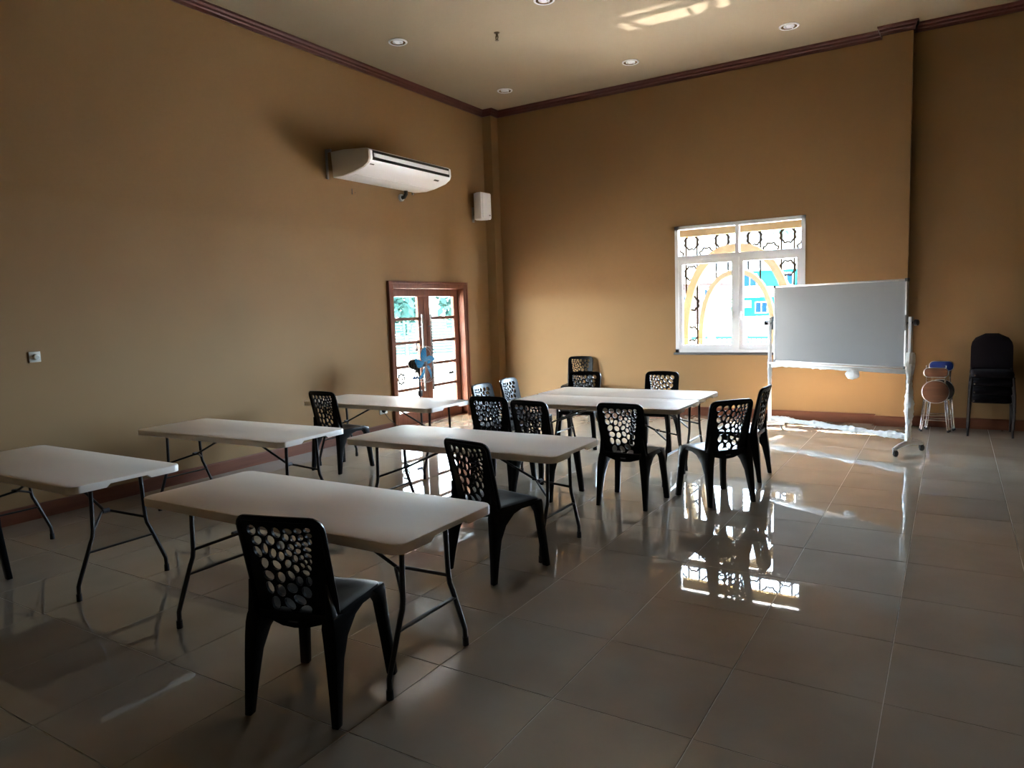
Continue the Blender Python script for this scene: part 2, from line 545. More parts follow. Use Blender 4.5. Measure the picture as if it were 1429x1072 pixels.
def make_table(label, loc, rz, group):
    t = thing('folding_table', label, 'table', loc, rz, group)
    obj('tabletop', table_top(), 'table', t, angle=30)
    for sx in (-1, 1):
        X = sx * .745
        for sy in (-1, 1):
            lg = obj('leg', MB().tube([(X, sy * .155, TH - .027), (X, sy * .165, .40), (X, sy * .172, .36), (X, sy * .19, .32), (X, sy * .265, .125), (X, sy * .278, .09), (X, sy * .28, .02)], .0125, 8), 'black_steel', t)
            obj('foot_cap', MB().tube([(X, sy * .28, .045), (X, sy * .28, .002)], [.0155, .0165], 10), 'rubber', lg)
        obj('crossbar', MB().tube([(X, -.205, .275), (X, .205, .275)], .014, 8, flat=.5), 'black_steel', t)
        obj('head_tube', MB().tube([(X, -.22, TH - .034), (X, .22, TH - .034)], .011, 8), 'black_steel', t)
        J = (X - sx * .17, 0, .465)
        br = MB().tube([J, (sx * .07, 0, TH - .035)], .009, 8)
        obj('brace', br, 'black_steel', t)
        obj('brace_fork', MB().tube([(X, -.163, .40), (J[0], -.012, J[2]), (J[0], .012, J[2]), (X, .163, .40)], .0085, 8), 'black_steel', t)
        obj('lock_ring', MB().tube([(J[0] + sx * .02, -.02, J[2]), (J[0] + sx * .02, .02, J[2])], .015, 8), 'dgrey', t)
    obj('centre_bracket', MB().box(-.09, .09, -.035, .035, TH - .047, TH - .026), 'black_steel', t, bevel=.004)
    return t


GT = 'white folding tables with black legs'
TABLES = [
    ('off-white folding table nearest the viewer, with one black chair at its front', (-2.755, 2.435), 0),
    ('off-white folding table in the middle of the hall, two chair backs rising behind it', (-2.985, 4.165), 0),
    ('off-white folding table along the left wall, between the half-cut-off table and the door table', (-5.12, 3.82), 1.5),
    ('off-white folding table standing before the double door, with the blue fan behind it', (-5.16, 5.70), -1),
    ('front one of two folding tables pushed together, nearer the middle table', (-2.93, 6.33), 0),
    ('rear one of two folding tables pushed together, on the window side', (-2.95, 7.035), 0),
    ('dim folding table cut off by the left edge of the photo', (-5.145, 2.375), 0),
]
t0 = make_table(TABLES[0][0], (*TABLES[0][1], 0), R(TABLES[0][2]), GT)
for lab, (x, y), a in TABLES[1:]:
    dup(t0, (x, y, 0), R(a), lab, GT)


# ------------------------------------------------------------------ perforated plastic chairs
def pebbles():
    """evenly spread pebble-shaped openings: relaxed cells in the back's outline, an ellipse in each"""
    rng = np.random.RandomState(5)
    z0, z1 = .425, .825
    half = lambda z: .088 + (z - z0) / (z1 - z0) * .068
    dense = []
    while len(dense) < 6000:
        z = rng.uniform(z0, z1); x = rng.uniform(-.16, .16)
        if abs(x) < half(z):
            dense.append((x, z))
    D = np.array(dense)
    sd = D[rng.choice(len(D), 50, replace=False)]
    for it in range(7):
        lab = ((D[:, None] - sd[None]) ** 2).sum(-1).argmin(1)
        if it < 6:
            sd = np.array([D[lab == k].mean(0) if (lab == k).any() else sd[k] for k in range(len(sd))])
    out = []
    for k in range(len(sd)):
        c = D[lab == k]
        if len(c) < 12:
            continue
        mu = c.mean(0); w, V = np.linalg.eigh(np.cov((c - mu).T))
        a, b = 2 * np.sqrt(w) * .77
        n = 12
        out.append([tuple(mu + V[:, 0] * a * math.cos(2 * PI * i / n) + V[:, 1] * b * math.sin(2 * PI * i / n)) for i in range(n)])
    return out


def back_mesh():
    holes = pebbles()
    # outline of the back panel (x, z)
    rt = []
    for x, z in ((0, .372), (.06, .376), (.115, .390), (.165, .405), (.194, .44), (.196, .50), (.196, .60), (.197, .72), (.198, .80)):
        rt.append((x, z))
    for k in range(6):
        a = R(18 * k)
        rt.append((.152 + .046 * math.cos(a), .815 + .046 * math.sin(a)))
    rt.append((.08, .8645)); rt.append((0, .866))
    outline = rt + [(-x, z) for x, z in reversed(rt[1:-1])]
    verts = [Vector(p) for p in outline]; edges = [(i, (i + 1) % len(outline)) for i in range(len(outline))]
    for h in holes:
        o = len(verts)
        verts += [Vector(p) for p in h]
        edges += [(o + i, o + (i + 1) % len(h)) for i in range(len(h))]
    r = delaunay_2d_cdt(verts, edges, [], 1, 1e-6)
    V2, F = r[0], r[2]
    cent = [np.mean(np.array(h), 0) for h in holes]
    def inside(p, poly):
        c = False; n = len(poly); j = n - 1
        for i in range(n):
            (xi, yi), (xj, yj) = poly[i], poly[j]
            if (yi > p[1]) != (yj > p[1]) and p[0] < (xj - xi) * (p[1] - yi) / (yj - yi) + xi:
                c = not c
            j = i
        return c
    keep = []
    for f in F:
        c = sum((V2[i] for i in f), Vector((0, 0))) / len(f)
        if not inside(c, outline) or any(inside(c, h) for h, q in zip(holes, cent) if abs(c.x - q[0]) < .05 and abs(c.y - q[1]) < .05):
            continue
        keep.append(tuple(f))
    def yc(x, z):
        t = (z - .40) / .46
        return -.165 - .075 * t - .015 * t * t + 1.0 * x * x * (1 - .25 * t)
    n = len(V2)
    th = .014
    mb = MB()
    mb.v = [(p.x, yc(p.x, p.y) + th / 2, p.y) for p in V2] + [(p.x, yc(p.x, p.y) - th / 2, p.y) for p in V2]
    cnt = {}
    for f in keep:
        for a, b in zip(f, f[1:] + f[:1]):
            cnt.setdefault((min(a, b), max(a, b)), []).append((a, b))
    mb.f = [f for f in keep] + [tuple(i + n for i in reversed(f)) for f in keep]
    for k, e in cnt.items():
        if len(e) == 1:
            a, b = e[0]
            mb.f.append((b, a, a + n, b + n))
    used = sorted({i for f in mb.f for i in f})
    mp = {o: i for i, o in enumerate(used)}
    mb.v = [mb.v[i] for i in used]; mb.f = [tuple(mp[i] for i in f) for f in mb.f]
    return mb, outline, yc


def make_chair(label, loc, rz, group):
    t = thing('perforated_chair', label, 'chair', loc, rz, group)
    bmb, outline, yc = back_mesh()
    back = obj('backrest', bmb, 'chair', t, angle=50)
    # raised rim round the back
    rim = [(x * .972, .62 + (z - .62) * .972) for x, z in outline if z > .41]
    i0 = max(range(len(rim)), key=lambda i: (rim[i][0] > 0) * 10 - rim[i][1])
    rim = rim[i0:] + rim[:i0]
    obj('back_rim', MB().tube([(x, yc(x, z) - .004, z) for x, z in rim], .0125, 8), 'chair', back)
    obj('maker_tag', MB().box(-.022, .022, yc(0, .405) - .0125, yc(0, .405) - .006, .399, .413), 'tagm', back, bevel=.002)
    # seat: saddle top with a rolled skirt
    def ring(s, dz, inset=0):
        out = []
        for x, y in rrect(.43, .415, .07, 5, 0, .015):
            px, py = x * s, (y - .015) * s + .015
            px *= 1 - .06 * (.2 - py) / .4
            sad = -.016 * max(0, 1 - (px / .17) ** 2) * max(0, 1 - ((py + .02) / .19) ** 2)
            fr = -.012 * max(0, (py - .14) / .08) ** 2
            out.append((px, py, .452 + sad + fr + dz))
        return out
    obj('seat', MB().loft([ring(.90, -.018), ring(.95, -.036), ring(.995, -.038), ring(1.0, -.012), ring(.985, -.002), ring(.94, .001), ring(.75, 0), ring(.5, 0), ring(.25, 0), ring(.05, 0)]), 'chair', t, angle=45)
    for s in (-1, 1):
        def rect(cx, cy, z, wx, wy):
            return [(s * cx - wx / 2, cy - wy / 2, z), (s * cx + wx / 2, cy - wy / 2, z), (s * cx + wx / 2, cy + wy / 2, z), (s * cx - wx / 2, cy + wy / 2, z)]
        obj('rear_leg', MB().loft([rect(.206, -.222, 0, .030, .036), rect(.200, -.207, .12, .040, .043), rect(.192, -.186, .26, .052, .062), rect(.186, -.160, .34, .060, .098),
                                   rect(.180, -.120, .395, .062, .170), rect(.178, -.055, .425, .056, .290), rect(.176, -.02, .440, .052, .350)]).loft([rect(.183, -.168, .36, .050, .060), rect(.183, -.174, .42, .040, .046), rect(.181, -.184, .50, .024, .026), rect(.180, -.196, .58, .008, .010)]), 'chair', t, bevel=.007)
        obj('front_leg', MB().loft([rect(.228, .222, 0, .044, .034), rect(.214, .208, .18, .048, .038), rect(.200, .192, .36, .054, .044), rect(.192, .178, .415, .060, .075), rect(.188, .160, .440, .060, .105)]), 'chair', t, bevel=.007)
    return t


GC = 'black perforated plastic chairs'
CHAIRS = [
    ('black perforated chair nearest the viewer, in front of the nearest table', -2.316, 2.058, 14.6),
    ('black perforated chair with glossy seat between the nearest table and the middle table', -2.458, 3.695, -13.3),
    ('black perforated chair between the left wall table and the door table', -5.589, 5.451, -2.6),
    ('black perforated chair seen over the middle table, the one nearer the door', -3.605, 5.575, 3.5),
    ('black perforated chair seen over the middle table, the one farther from the door', -3.049, 5.43, -8.0),
    ('black perforated chair standing clear with its back to the viewer at the paired tables', -2.264, 5.495, 0),
    ('black perforated chair turned diagonally on the bright window reflection', -1.663, 5.877, 50),
    ('black perforated chair seen side-on at the right end of the paired tables', -1.678, 6.768, 89.5),
    ('black perforated chair behind the paired tables, in front of the chair against the wall', -3.737, 7.532, 190.5),
    ('black perforated chair behind the paired tables, below the window', -2.861, 7.709, 181),
    ('black perforated chair backed against the rear wall in the room corner', -4.97, 9.945, 192),
    ('black perforated chair at the door end of the paired tables, farther from the back wall', -4.04, 6.255, -87),
    ('black perforated chair at the door end of the paired tables, nearer the back wall', -4.075, 6.856, -85),
    ('black chair leg at the left photo edge, below the cut-off table', -5.455, 1.85, 0),
]
c0 = make_chair(CHAIRS[0][0], (CHAIRS[0][1], CHAIRS[0][2], 0), R(CHAIRS[0][3]), GC)
for lab, x, y, a in CHAIRS[1:]:
    dup(c0, (x, y, 0), R(a), lab, GC)

# ------------------------------------------------------------------ rolling whiteboard
wbd = thing('rolling_whiteboard', 'white board on a wheeled stand still in plastic wrap, by the column', 'whiteboard', (-1.145, 8.805, 0), math.atan2(-.82, 1.55))
HW = .885
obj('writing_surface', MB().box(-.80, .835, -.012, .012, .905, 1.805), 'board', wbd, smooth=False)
fr = MB().box(-.815, .85, -.015, .015, 1.80, 1.82).box(-.815, .85, -.015, .015, .89, .91).box(-.815, -.795, -.015, .015, .91, 1.80).box(.83, .85, -.015, .015, .91, 1.80)
obj('board_frame', fr, 'alu', wbd, bevel=.003)
for x in (-.805, .84):
    for z in (.90, 1.81):
        obj('corner_cap', MB().box(x - .018, x + .018, -.018, .018, z - .018, z + .018), 'dgrey', wbd, bevel=.004)
for s in (-1, 1):
    X = s * HW
    pst = obj('post', MB().box(X - .017, X + .017, -.017, .017, .10, 1.43), 'post', wbd, bevel=.004)
    pv = MB().tube([(X - s * .005, 0, 1.365), (X - s * .04, 0, 1.365)], .012, 10)
    pv.box(X - s * .05, X - s * .038, -.022, .022, 1.29, 1.45)
    obj('pivot_clamp', pv, 'dgrey', wbd)
    obj('pivot_knob', MB().lathe([(.012, -.06), (.03, -.055), (.034, -.03), (.026, -.022), (.012, -.02), (.012, 0)], 12, (0, 0, 0), 'x').mesh('pivot_knob'), 'blackp', wbd, loc=(X + s * .018, 0, 1.37), rot=(0, 0, PI if s > 0 else 0))
    ft = obj('foot', MB().tube([(X, -.25, .075), (X, -.16, .10), (X, -.06, .115), (X, .06, .115), (X, .16, .10), (X, .25, .075)], [.02, .024, .026, .026, .024, .02], 10), 'post', wbd)
    for y in (-.235, .235):
        cs = obj('caster', MB().lathe([(.006, -.014), (.03, -.013), (.034, -.008), (.034, .008), (.03, .013), (.006, .014)], 16, (X + .012, y, .034), 'x'), 'blackp', wbd)
        obj('caster_hood', MB().box(X - .008, X + .004, y - .03, y + .022, .03, .085), 'post' if y < 0 else 'blackp', cs, bevel=.005)


def wrap_tube(pts, r, seed, n=10, amp=.35):
    rng = random.Random(seed)
    P = []
    for i in range(len(pts) - 1):
        a, b = Vector(pts[i]), Vector(pts[i + 1])
        m = max(2, int((b - a).length / .025))
        P += [a.lerp(b, k / m) for k in range(m)]
    P.append(Vector(pts[-1]))
    mb = MB()
    rings = []
    for i, p in enumerate(P):
        d = (P[min(i + 1, len(P) - 1)] - P[max(0, i - 1)]).normalized()
        ref = Vector((0, 1, 0))
        a = d.cross(ref).normalized(); b = a.cross(d).normalized()
        rr = r * (1 + .25 * math.sin(i * .35 + seed))
        rings.append([p + (a * math.cos(2 * PI * k / n) + b * math.sin(2 * PI * k / n)) * rr * (1 + amp * (rng.random() - .5)) for k in range(n)])
    mb.loft(rings)
    return mb


obj('plastic_wrap', wrap_tube([(HW, 0, .13), (HW + .003, 0, .5), (HW, 0, .92), (HW + .004, 0, 1.06)], .036, 3, amp=.4), 'wrap', wbd, angle=25)
obj('plastic_wrap', wrap_tube([(-HW, 0, .50), (-HW, 0, .95)], .024, 4, amp=.2), 'wrap', wbd, angle=25)
obj('lower_crossbar', MB().box(-HW, HW, -.012, .012, .165, .195), 'post', wbd, bevel=.003)
obj('plastic_wrap', wrap_tube([(-HW + .03, 0, .18), (-.3, 0, .178), (.3, 0, .172), (HW - .03, 0, .18)], .031, 5, amp=.45), 'wrap', wbd, angle=25)
obj('pen_tray', MB().box(-HW + .017, HW - .017, -.035, .014, .862, .875).box(-HW + .017, HW - .017, -.035, -.029, .862, .888).box(-HW + .017, HW - .017, -.012, .012, .835, .862), 'alu', wbd, bevel=.002)
# torn wrap hanging from the tray
fl = MB()
rng = random.Random(9)
top = []; bot = []
for k in range(34):
    x = -HW + .05 + k * .033
    h = .018 + .016 * rng.random() + (.02 if k < 3 else 0)
    top.append((x, -.037, .862)); bot.append((x, -.040 + .008 * rng.random(), .862 - h))
n = len(top)
fl.v = top + bot + [(x, y + .003, z) for x, y, z in top] + [(x, y + .003, z) for x, y, z in bot]
for k in range(n - 1):
    fl.f += [(k, k + 1, n + k + 1, n + k), (2 * n + k + 1, 2 * n + k, 3 * n + k, 3 * n + k + 1), (n + k, n + k + 1, 3 * n + k + 1, 3 * n + k), (k + 1, k, 2 * n + k, 2 * n + k + 1)]
fl.f += [(0, n, 3 * n, 2 * n), (n - 1, 2 * n - 1, 4 * n - 1, 3 * n - 1)]
obj('torn_wrap', fl, 'wrap', wbd, angle=25)
cr = MB()
rings = []
for i in range(7):
    a = PI * i / 6
    rings.append([(.27 + (.004 + .085 * math.sin(a)) * math.cos(2 * PI * k / 12) * (1 + .25 * (rng.random() - .5)), -.045 + .022 * math.sin(a) * math.sin(2 * PI * k / 12) * (1 + .5 * (rng.random() - .5)),
                   .795 - .055 * math.cos(a) + .012 * rng.random()) for k in range(12)])
cr.loft(rings)
obj('wrap_flap', cr, 'wrap', wbd, angle=25)

# ------------------------------------------------------------------ pedestal fan
fan = thing('pedestal_fan', 'black pedestal fan with blue blades and thin wire guard before the double door', 'fan', (-5.89, 7.2, 0), R(2))
obj('fan_base', MB().lathe([(.02, 0), (.19, 0), (.20, .012), (.19, .028), (.08, .042), (.03, .07), (.02, .09)], 28), 'blackp', fan)
obj('pole', MB().tube([(0, 0, .07), (0, 0, .93)], .0145, 10), 'blackp', fan)
obj('height_collar', MB().lathe([(.012, .40), (.02, .405), (.022, .45), (.014, .47)], 12), 'blackp', fan)
obj('control_box', MB().box(-.022, .026, -.022, .022, .56, .64), 'blackp', fan, bevel=.006)
obj('motor', MB().lathe([(.01, -.19), (.045, -.185), (.065, -.16), (.07, -.09), (.06, -.04), (.03, -.02), (.012, 0.03)], 18, (.04, 0, .98), 'x').box(-.05, .0, -.02, .02, .87, .97), 'blackp', fan)
hub = obj('hub', MB().lathe([(.012, -.03), (.035, -.025), (.04, .0), (.03, .02), (.012, .028)], 18, (.10, 0, .98), 'x'), 'blackp', fan)
bl = MB()
rings = []
for i in range(7):
    t = i / 6
    r = .035 + .185 * t
    w = .016 + .030 * math.sin(PI * min(1, t * .85 + .12))
    sweep = .35 * t * t
    ring = []
    for (u, th) in ((-1, .0015), (-.3, .002), (.4, .002), (1, .0015), (1, -.0015), (.4, -.002), (-.3, -.002), (-1, -.0015)):
        tw = .45 - .2 * t
        a0 = sweep
        uu = u * w
        ring.append((.10 + uu * math.sin(tw) + th, r * math.sin(a0) + uu * math.cos(tw) * math.cos(a0), r * math.cos(a0) - uu * math.cos(tw) * math.sin(a0)))
    rings.append(ring)
bl.loft(rings)
bme = bl.mesh('blade'); bme.materials.append(M['blue'])
for k in range(5):
    o = bpy.data.objects.new('blade', bme); COL.objects.link(o); o.parent = fan
    o.location = (0, 0, .98); o.rotation_euler = (2 * PI * k / 5 + .3, 0, 0)
gd = MB()
GRR = .235
for rr, x in ((GRR, .10), (GRR * .98, .06), (GRR * .98, .14), (.06, .165)):
    gd.loft([[(x + .004 * math.cos(b), (rr + .004 * math.sin(b)) * math.cos(a), .98 + (rr + .004 * math.sin(b)) * math.sin(a)) for b in (0, 2.1, 4.2)] for a in [2 * PI * k / 40 for k in range(40)]], close=True)
for k in range(30):
    a = 2 * PI * k / 30
    c, s_ = math.cos(a), math.sin(a)
    gd.tube([(.165, .06 * c, .98 + .06 * s_), (.155, .16 * c, .98 + .16 * s_), (.10, GRR * c, .98 + GRR * s_), (.05, .16 * c, .98 + .16 * s_), (.035, .06 * c, .98 + .06 * s_)], .0008, 3)
obj('wire_guard', gd, 'steel', fan, smooth=False)
cord = MB()
P = [(-6.625, 7.30, .30), (-6.60, 7.36, .20), (-6.56, 7.50, .08), (-6.50, 7.65, .008), (-6.35, 7.75, .005), (-6.2, 7.62, .005), (-6.08, 7.40, .006), (-6.02, 7.25, .02)]
cord.tube(P, .0045, 6)
tag(obj('power_cord', cord, 'blackp'), 'thin black fan cord running from the wall socket to the fan', 'cord')

# ------------------------------------------------------------------ socket, switches
so = thing('wall_socket', 'white wall socket with a black plug, low beside the double door', 'socket', (XL, 7.31, .32))
obj('cover_plate', MB().box(0, .012, -.075, .075, -.045, .045), 'white', so, bevel=.003)
obj('rocker', MB().box(.012, .017, .045, .06, -.012, .012), 'white', so, bevel=.002)
obj('plug', MB().lathe([(.01, .0), (.026, .0), (.028, .02), (.02, .035), (.008, .045)], 14, (.012, -.015, 0), 'x'), 'blackp', so)
sw = thing('wall_switch', 'small square grey dial switch alone on the dark left wall', 'switch', (XL, 3.005, 1.385))
obj('cover_plate', MB().box(0, .010, -.045, .045, -.045, .045), 'plate', sw, bevel=.003)
obj('dial', MB().lathe([(.01, .010), (.026, .010), (.026, .022), (.02, .028), (.005, .029)], 18, (0, .006, 0), 'x'), 'plate', sw)
sk = thing('wall_outlet', 'tiny square outlet cover under the air conditioner', 'outlet', (XL, 6.98, 3.235))
obj('cover_plate', MB().box(0, .008, -.04, .04, -.035, .035), 'wall', sk, bevel=.002)
obj('edge_shadow_strip', MB().box(.0, .010, -.043, -.038, -.036, .036), 'dgrey', sk)  # dark strip painted in as the shadow along the cover's edge
obj('outlet_hole', MB().box(.008, .0095, .008, .018, -.012, -.002), 'blackp', sk)

# ------------------------------------------------------------------ ceiling-type air conditioner on the left wall
ac = thing('air_conditioner', 'long white air conditioner unit mounted high on the left wall', 'air conditioner', (XL + .012, 7.33, 3.35))
L2 = .82
prof = [(.08, -.005), (.08, .30), (.30, .30), (.66, .27), (.70, .245), (.705, .15), (.68, .10), (.60, .055), (.42, .012), (.26, -.01)]
body = obj('housing', MB().prism([(x, z) for x, z in prof], -L2 + .03, L2 - .03, 'xz'), 'acw', ac, angle=50)
for s in (-1, 1):
    y0, y1 = (s * (L2 - .03), s * L2)
    obj('end_cover', MB().prism([(x, z) for x, z in prof[1:]] + [(.10, -.002)], min(y0, y1), max(y0, y1), 'xz'), 'acshade' if s < 0 else 'acw', ac, bevel=.008)
    obj('wall_bracket', MB().box(0, .02, s * (L2 + .0) - .015, s * (L2 + .0) + .015, -.02, .34).box(0, .09, s * (L2 - .0) - .012, s * (L2 - .0) + .012, .30, .335), 'steel', ac, bevel=.002)
def on_front(x0, z0, x1, z1, y0, y1, t):
    d = Vector((x1 - x0, 0, z1 - z0)).normalized(); nrm = Vector((-d.z, 0, d.x))
    if nrm.x < 0: nrm = -nrm
    q = []
    for y in (y0, y1):
        q.append([Vector((x0, y, z0)) - nrm * .01, Vector((x1, y, z1)) - nrm * .01, Vector((x1, y, z1)) + nrm * t, Vector((x0, y, z0)) + nrm * t])
    return MB().loft(q)
lv = obj('louver_slot', on_front(.7012, .246, .7070, .134, -L2 + .07, L2 - .05, .002), 'blackp', ac, smooth=False)
obj('louver_blade', on_front(.703, .214, .7053, .166, -L2 + .085, L2 - .065, .009), 'acw', ac, smooth=False)
obj('display', on_front(.62, .066, .645, .079, L2 - .30, L2 - .20, .0015), 'dgrey', ac, smooth=False)
obj('maker_badge', on_front(.655, .085, .67, .093, -L2 + .06, -L2 + .13, .0015), 'dgrey', ac, smooth=False)
obj('intake_grille', MB().loft([[(.29, y, -.004), (.40, y, .010), (.40, y, .004), (.29, y, -.010)] for y in (-L2 + .1, L2 - .1)]), 'acw', ac, smooth=False)
obj('drain_elbow', MB().tube([(.10, .56, .0), (.10, .56, -.05), (.07, .56, -.085), (.0, .56, -.09)], .028, 10), 'blackp', ac)
obj('pipe_collar', MB().tube([(.03, .56, -.09), (.0, .56, -.09)], [.048, .052], 12), 'white', ac)

# ------------------------------------------------------------------ wall speaker
sp = thing('wall_speaker', 'small white loudspeaker on the left wall next to the corner column', 'speaker', (XL, 9.68, 3.31))
pr = [(.03, -.13), (.30, -.125), (.31, -.10), (.31, .12), (.29, .135), (.20, .125), (.11, .09), (.05, .03), (.03, -.05)]
prh = [(x, y) for x, y in ((.05, .0), (.09, -.09), (.17, -.135), (.26, -.14), (.275, .12), (.18, .135), (.09, .09))]
obj('cabinet', MB().loft([[(x, y, z) for x, y in prh] for z in (-.21, .205)]), 'acw', sp, bevel=.012, angle=60)
obj('grille', MB().box(.272, .285, -.125, .115, -.195, .19), 'acw', sp, bevel=.006)
obj('maker_badge', MB().box(.285, .287, .045, .085, -.155, -.143), 'blackp', sp)
obj('wall_bracket', MB().box(0, .06, -.02, .02, -.20, -.14).box(0, .008, -.03, .03, -.24, .0), 'steel', sp, bevel=.002)

# ------------------------------------------------------------------ ceiling fittings
LIGHTS = [(-5.77, 6.95, 'recessed ceiling downlight nearest the left wall, above the air conditioner'), (-3.77, 6.98, 'recessed ceiling downlight cut by the top edge of the photo'),
          (-5.77, 9.37, 'recessed ceiling downlight nearest the room corner'), (-3.77, 9.37, 'recessed ceiling downlight in the middle of the row along the back wall'),
          (-1.75, 9.37, 'recessed ceiling downlight farthest along the back wall, toward the column')]
l0 = None
for x, y, lab in LIGHTS:
    if l0 is None:
        l0 = thing('ceiling_light', lab, 'ceiling light', (x, y, ZC), 0, 'recessed downlights')
        obj('trim_ring', MB().loft([[(r * math.cos(2 * PI * k / 28), r * math.sin(2 * PI * k / 28), z) for k in range(28)] for r, z in ((.115, 0), (.115, -.006), (.108, -.012), (.092, -.010), (.088, 0.0))], cap=False), 'white', l0)
        obj('reflector', MB().loft([[(r * math.cos(2 * PI * k / 28), r * math.sin(2 * PI * k / 28), z) for k in range(28)] for r, z in ((.092, -.008), (.075, -.0055), (.062, -.003))], cap=False), 'reflector', l0)
        obj('lens', MB().lathe([(.064, -.001), (.062, -.006), (.035, -.010), (.01, -.011)], 24), 'lightglass', l0)
        for a in (.6, 3.6):
            obj('lamp', MB().tube([(.04 * math.cos(a), .04 * math.sin(a) - .02, -.012), (.04 * math.cos(a), .04 * math.sin(a) + .02, -.012)], .009, 8), 'white', l0)
    else:
        dup(l0, (x, y, ZC), 0, lab, 'recessed downlights')
spk = thing('fire_sprinkler', 'small brass sprinkler head hanging from the ceiling between the downlights', 'sprinkler', (-4.66, 7.43, ZC))
obj('escutcheon', MB().lathe([(.012, 0), (.035, 0), (.03, -.008), (.012, -.012)], 16), 'brass', spk)
obj('sprinkler_body', MB().lathe([(.010, -.005), (.013, -.02), (.013, -.04), (.007, -.05)], 10).tube([(-.016, 0, -.035), (-.018, 0, -.06), (0, 0, -.085)], .004, 6).tube([(.016, 0, -.035), (.018, 0, -.06), (0, 0, -.085)], .004, 6), 'brass', spk)
obj('deflector', MB().lathe([(.003, -.083), (.024, -.085), (.024, -.088), (.003, -.089)], 14), 'brass', spk)


# ------------------------------------------------------------------ stacked banquet chairs
def make_banquet(label, loc, group):
    t = thing('banquet_chair', label, 'chair', loc, PI, group)
    so_ = [[(x, y, z) for x, y in rrect(.40 + dw, .40 + dw, .06, 4)] for dw, z in ((-.04, .385), (0, .395), (.012, .42), (.0, .448), (-.05, .46), (-.2, .465))]
    obj('seat', MB().loft(so_), 'fabric', t, angle=60)
    bp = []
    for k in range(9):
        z = .47 + .40 * k / 8
        hw = .208 if k < 5 else .208 * math.sqrt(max(.02, 1 - ((k - 4.4) / 3.75) ** 2.6)) 
        y = -.19 - .10 * (k / 8)
        bp.append([(x, y + d, z) for x, d in ((-hw, -.012), (-hw * .5, -.022), (hw * .5, -.022), (hw, -.012), (hw, .012), (hw * .5, .026), (-hw * .5, .026), (-hw, .012))])
    obj('backrest', MB().loft(bp), 'fabric', t, angle=60)
    for s in (-1, 1):
        obj('front_leg', MB().tube([(s * .195, .20, .385), (s * .212, .215, .20), (s * .215, .225, .0)], .012, 8), 'darkframe', t)
        obj('rear_leg', MB().tube([(s * .165, -.232, .60), (s * .200, -.205, .46), (s * .212, -.205, .25), (s * .215, -.235, 0)], .012, 8), 'darkframe', t)
        obj('side_rail', MB().tube([(s * .205, -.20, .40), (s * .203, .195, .385)], .010, 8), 'darkframe', t)
    obj('glint_bolt', MB().lathe([(.003, 0), (.009, .001), (.009, .005), (.003, .006)], 10, (.17, .205, .415), 'y'), 'chrome', t)
    return t


BQ = ['lowest dark padded chair of the stack against the back wall', 'second dark padded chair from the bottom of the stack', 'third dark padded chair from the bottom of the stack', 'topmost dark padded chair of the stack against the back wall']
b0 = make_banquet(BQ[0], (.40, 9.915, 0), 'stacked padded chairs')
for k in range(1, 4):
    dup(b0, (.405, 9.915 - .027 * k, .100 * k), PI, BQ[k], 'stacked padded chairs')


# ------------------------------------------------------------------ folded stools
def make_stool(name, label, loc, rz, wood, blue):
    t = thing(name, label, 'folding chair', loc, rz, 'folded chairs against the back wall')
    # local: front faces -y; folded flat, standing on its feet and leaning back on the wall
    lean = lambda z: .10 * z
    for sgn in (-1, 1):
        obj('front_leg', MB().tube([(sgn * .14, 0, .0), (sgn * .118, lean(.15), .15), (sgn * .098, lean(.4), .40), (sgn * .095, lean(.62), .62), (sgn * .10, lean(.80), .80)], .0095, 8), 'chrome', t)
        obj('rear_leg', MB().tube([(sgn * .155, .06, .0), (sgn * .14, .06 + lean(.15), .15), (sgn * .118, .05 + lean(.4), .40), (sgn * .112, .045 + lean(.56), .56)], .0095, 8), 'chrome', t)
        obj('foot_cap', MB().tube([(sgn * .14, -.001, .025), (sgn * .14, -.002, .0)], .014, 10).tube([(sgn * .155, .06, .025), (sgn * .155, .06, .0)], .014, 10), 'rubber', t)
    obj('stretcher', MB().tube([(-.12, lean(.14), .14), (.12, lean(.14), .14)], .007, 8), 'chrome', t)
    obj('stretcher', MB().tube([(-.135, .06 + lean(.19), .19), (.135, .06 + lean(.19), .19)], .007, 8), 'chrome', t)
    def disc(w, h, cz, y0, th, rr):
        p = rrect(w, h, rr, 7, 0, cz)
        return MB().loft([[(x, y0 + lean(z) - th / 2, z) for x, z in p], [(x, y0 + lean(z) + th / 2, z) for x, z in p]])
    st = obj('seat', disc(.275, .26, .485, -.026, .02, .125), wood, t, bevel=.004)
    obj('seat_edging', MB().tube([(x, -.026 + lean(z), z) for x, z in rrect(.283, .268, .13, 8, 0, .485)] + [(x, -.026 + lean(z), z) for x, z in rrect(.283, .268, .13, 8, 0, .485)[:1]], .0045, 6), 'alu', st)
    bk = obj('backrest', disc(.245, .105, .715, -.012, .016, .045), blue, t, bevel=.004)
    obj('back_edging', MB().tube([(x, -.012 + lean(z), z) for x, z in rrect(.252, .112, .047, 5, 0, .715)] + [(x, -.012 + lean(z), z) for x, z in rrect(.252, .112, .047, 5, 0, .715)[:1]], .004, 6), 'alu', bk)
    return t


make_stool('folding_chair', 'folded chair with wood seat and wood back, chrome legs, front of two', (-.15, 9.85, 0), 0, 'stoolwood', 'stoolwood')
st2 = make_stool('folding_chair', 'folded chair with a blue back leaning behind the wooden one', (-.10, 10.02, .0), 0, 'blackp', 'bluechair')
for c in list(st2.children):
    if c.name.startswith('backrest'):
        c.location.z += .065; c.location.y += .006

